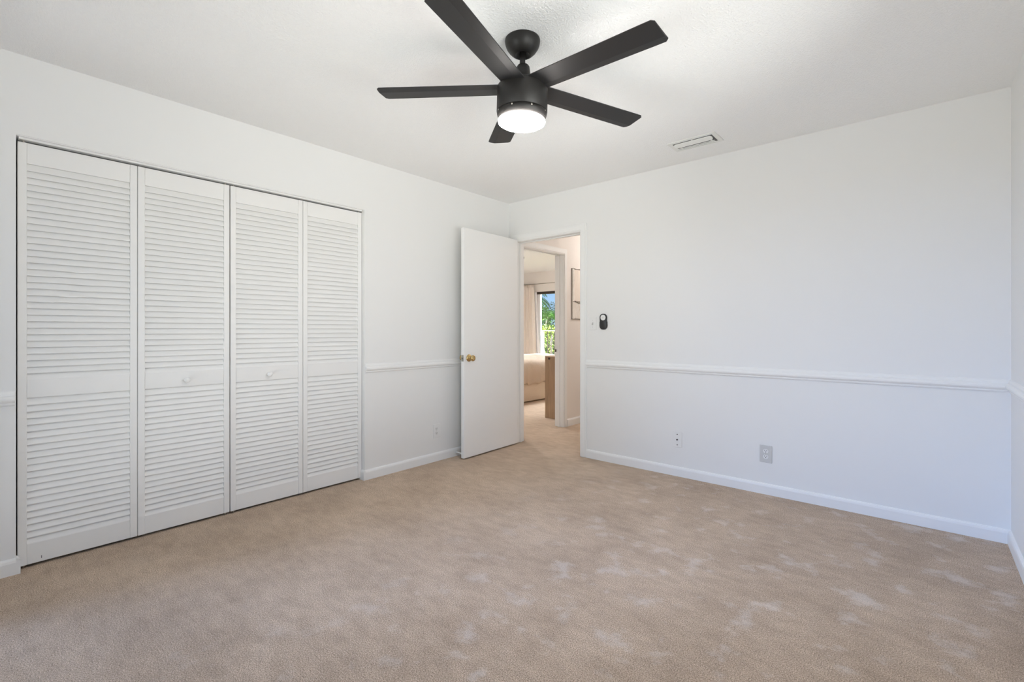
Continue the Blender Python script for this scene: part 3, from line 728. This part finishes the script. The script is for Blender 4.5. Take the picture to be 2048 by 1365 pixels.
def drape_bm(xa, xb, xb2, ztop, zbot, yc, amp, freq, seed):
    bm = bmesh.new(); nx, nz = 110, 24; g = []
    rnd = random.Random(seed); p1, p2 = rnd.uniform(0, 6), rnd.uniform(0, 6)
    for j in range(nz + 1):
        t = j / nz; z = ztop + (zbot - ztop) * t; e_ = xb + (xb2 - xb) * t; row = []
        for i in range(nx + 1):
            s = i / nx; x = xa + (e_ - xa) * s
            a = amp * (0.45 + 0.55 * min(1, t * 3))
            y = yc + a * math.sin(freq * s * 6.2832 + p1 + 0.35 * math.sin(3 * t + p2)) + 0.25 * a * math.sin(2.3 * freq * s * 6.2832 + p2 + t)
            row.append(bm.verts.new((x, y, z)))
        g.append(row)
    for j in range(nz):
        for i in range(nx): bm.faces.new((g[j][i], g[j][i + 1], g[j + 1][i + 1], g[j + 1][i]))
    return bm
cu = bm_obj('curtain', drape_bm(-3.93, -3.335, -3.270, 2.160, 0.02, NY - 0.085, 0.030, 7, 4), M_CURT, smooth=True, label='oatmeal linen curtain gathered beside the glass door', cat='curtain')
m_ = cu.modifiers.new('solid', 'SOLIDIFY'); m_.thickness = 0.004; m_.offset = 0
sh = bm_obj('sheer_curtain', drape_bm(-3.62, -3.295, -3.16, 1.99, 0.02, NY - 0.032, 0.010, 6, 9), M_SHEER, smooth=True, label='white sheer curtain between the linen curtain and the glass', cat='curtain')
m_ = sh.modifiers.new('solid', 'SOLIDIFY'); m_.thickness = 0.002; m_.offset = 0

# ------------------------------------------------------------------ outside
st('ground_lawn', boxes((-24, 12, NY + T, 26, -0.5, -0.35)), M_LAWN, 'lawn beyond the balcony', 'lawn')
st('balcony_floor', boxes((-6.2, 0.4, NY + T, 6.45, -0.14, -0.02)), M_CONC, 'pale balcony slab outside the glass door', 'floor')
br = thing('balcony_railing', (0, 0, 0), 'balcony railing with pale top rail and dark bars', 'railing')
RYY = 6.3
bm_obj('top_rail', boxes((-6.0, 0.2, RYY - 0.03, RYY + 0.03, 1.122, 1.140)), M_RAIL, br, bevel=0.004, label='pale top rail')
bm_obj('bottom_rail', boxes((-6.0, 0.2, RYY - 0.02, RYY + 0.02, 0.06, 0.09)), M_BRONZE, br)
for xx in (-5.9, -4.35, -2.6, -1.0):
    bm_obj('post', boxes((xx - 0.028, xx + 0.028, RYY - 0.028, RYY + 0.028, -0.02, 1.122)), M_RAIL, br, label='pale post')
xx = -5.80
while xx < 0.1:
    if min(abs(xx - p) for p in (-5.9, -4.35, -2.6, -1.0)) > 0.075:
        bm_obj('bar', boxes((xx - 0.009, xx + 0.009, RYY - 0.009, RYY + 0.009, 0.09, 1.122)), M_BRONZE, br)
    xx += 0.115

def leaf_quad(bm, p, d, up, L_, w):
    d = d.normalized(); s = d.cross(up)
    if s.length < 1e-3: s = d.orthogonal()
    s.normalize(); n = s.cross(d)
    a = bm.verts.new(p); b = bm.verts.new(p + d * L_ * 0.45 + s * w); c = bm.verts.new(p + d * L_ - n * L_ * 0.15); e_ = bm.verts.new(p + d * L_ * 0.45 - s * w)
    bm.faces.new((a, b, c, e_))
def shrub(loc, rx, ry, h, n, m, label, seed, leaf=0.12):
    r = thing('shrub', loc, label, 'shrub', 'shrubs beyond the balcony')
    rnd = random.Random(seed); bm = bmesh.new(); bs = bmesh.new()
    stems = []
    for k in range(9):
        a = rnd.uniform(0, 6.28); q = rnd.uniform(0.2, 0.75)
        tip = Vector((rx * q * math.cos(a), ry * q * math.sin(a), h * rnd.uniform(0.6, 0.92)))
        tube(bs, [(tip.x * 0.15, tip.y * 0.15, 0), tuple(tip * 0.5), tuple(tip)], [0.035, 0.025, 0.008], 6)
    for k in range(n):
        a = rnd.uniform(0, 6.28); ph = rnd.random(); q = (0.35 + 0.65 * rnd.random() ** 0.5)
        prof = math.sin(math.pi * (0.12 + 0.80 * ph)) ** 0.6
        p = Vector((rx * q * prof * math.cos(a), ry * q * prof * math.sin(a), h * ph + rnd.uniform(-0.08, 0.12)))
        if p.z < 0.02: p.z = 0.02
        d = Vector((math.cos(a), math.sin(a), rnd.uniform(-0.3, 0.9))) + Vector((rnd.uniform(-.6, .6), rnd.uniform(-.6, .6), rnd.uniform(-.3, .3)))
        leaf_quad(bm, p, d, Vector((0, 0, 1)), leaf * rnd.uniform(0.5, 1.2), leaf * 0.20)
    bm_obj('stem', bs, M_BARK, r, smooth=True); bm_obj('foliage', bm, m, r)
GZ = -0.35
shrub((-5.15, 7.75, GZ), 0.52, 0.5, 1.55, 1800, M_LEAFY, 'low yellow green shrub just outside the railing', 3, 0.10)
shrub((-6.35, 8.55, GZ), 0.62, 0.55, 2.35, 4200, M_LEAF, 'tall dark green shrub behind the low yellow green one', 2)
shrub((-5.0, 9.3, GZ), 0.66, 0.6, 2.25, 3600, M_LEAF, 'dark green shrub facing the curtain side of the glass door', 1)
shrub((-3.85, 8.2, GZ), 0.60, 0.55, 2.0, 2600, M_LEAF, 'dark shrub facing the middle of the glass door', 5)
shrub((-2.5, 8.4, GZ), 0.60, 0.55, 2.1, 2400, M_LEAFY, 'yellow green shrub facing the bed', 6)
shrub((-9.5, 10.6, GZ), 0.85, 0.8, 2.6, 4000, M_LEAF, 'dark shrub far beyond the palm', 8)
shrub((-7.95, 12.1, GZ), 0.85, 0.7, 2.55, 3600, M_LEAF, 'dark shrub directly behind the bright green palm', 15)
def palm(loc, h, n, Lf, label, seed):
    r = thing('palm_tree', loc, label, 'palm', 'palms beyond the balcony'); rnd = random.Random(seed)
    bm = bmesh.new(); tube(bm, [(0.05 * math.sin(i * 0.6), 0, h * i / 10) for i in range(11)], [0.10 - 0.004 * i for i in range(11)], 12); bm_obj('trunk', bm, M_BARK, r, smooth=True)
    for k in range(n):
        a = 2 * math.pi * k / n + rnd.uniform(-0.2, 0.2); el = rnd.uniform(0.1, 1.1); bm = bmesh.new()
        p = Vector((0.05 * math.sin(6), 0, h)); d = Vector((math.cos(a) * math.cos(el), math.sin(a) * math.cos(el), math.sin(el))); pts = [p.copy()]
        for i in range(12):
            p = p + d * Lf / 12; d = (d + Vector((0, 0, -0.10 - 0.012 * i))).normalized(); pts.append(p.copy())
            s = d.cross(Vector((0, 0, 1))).normalized()
            for sg in (-1, 1):
                for q in (0.0, 0.5):
                    leaf_quad(bm, p - d * Lf / 12 * q, s * sg + d * 0.7 + Vector((0, 0, -0.15)), Vector((0, 0, 1)), Lf * 0.34 * math.sin(math.pi * (0.15 + 0.8 * i / 12)), 0.018)
        tube(bm, pts, [0.014 - 0.0009 * i for i in range(13)], 5)
        bm_obj('frond', bm, M_PALM, r)
palm((-7.15, 10.4, GZ), 1.95, 18, 0.95, 'bright green palm rising over the shrubs outside the glass door', 11)
palm((-11.4, 14.2, GZ), 3.05, 11, 1.4, 'taller palm far off against the sky', 12)
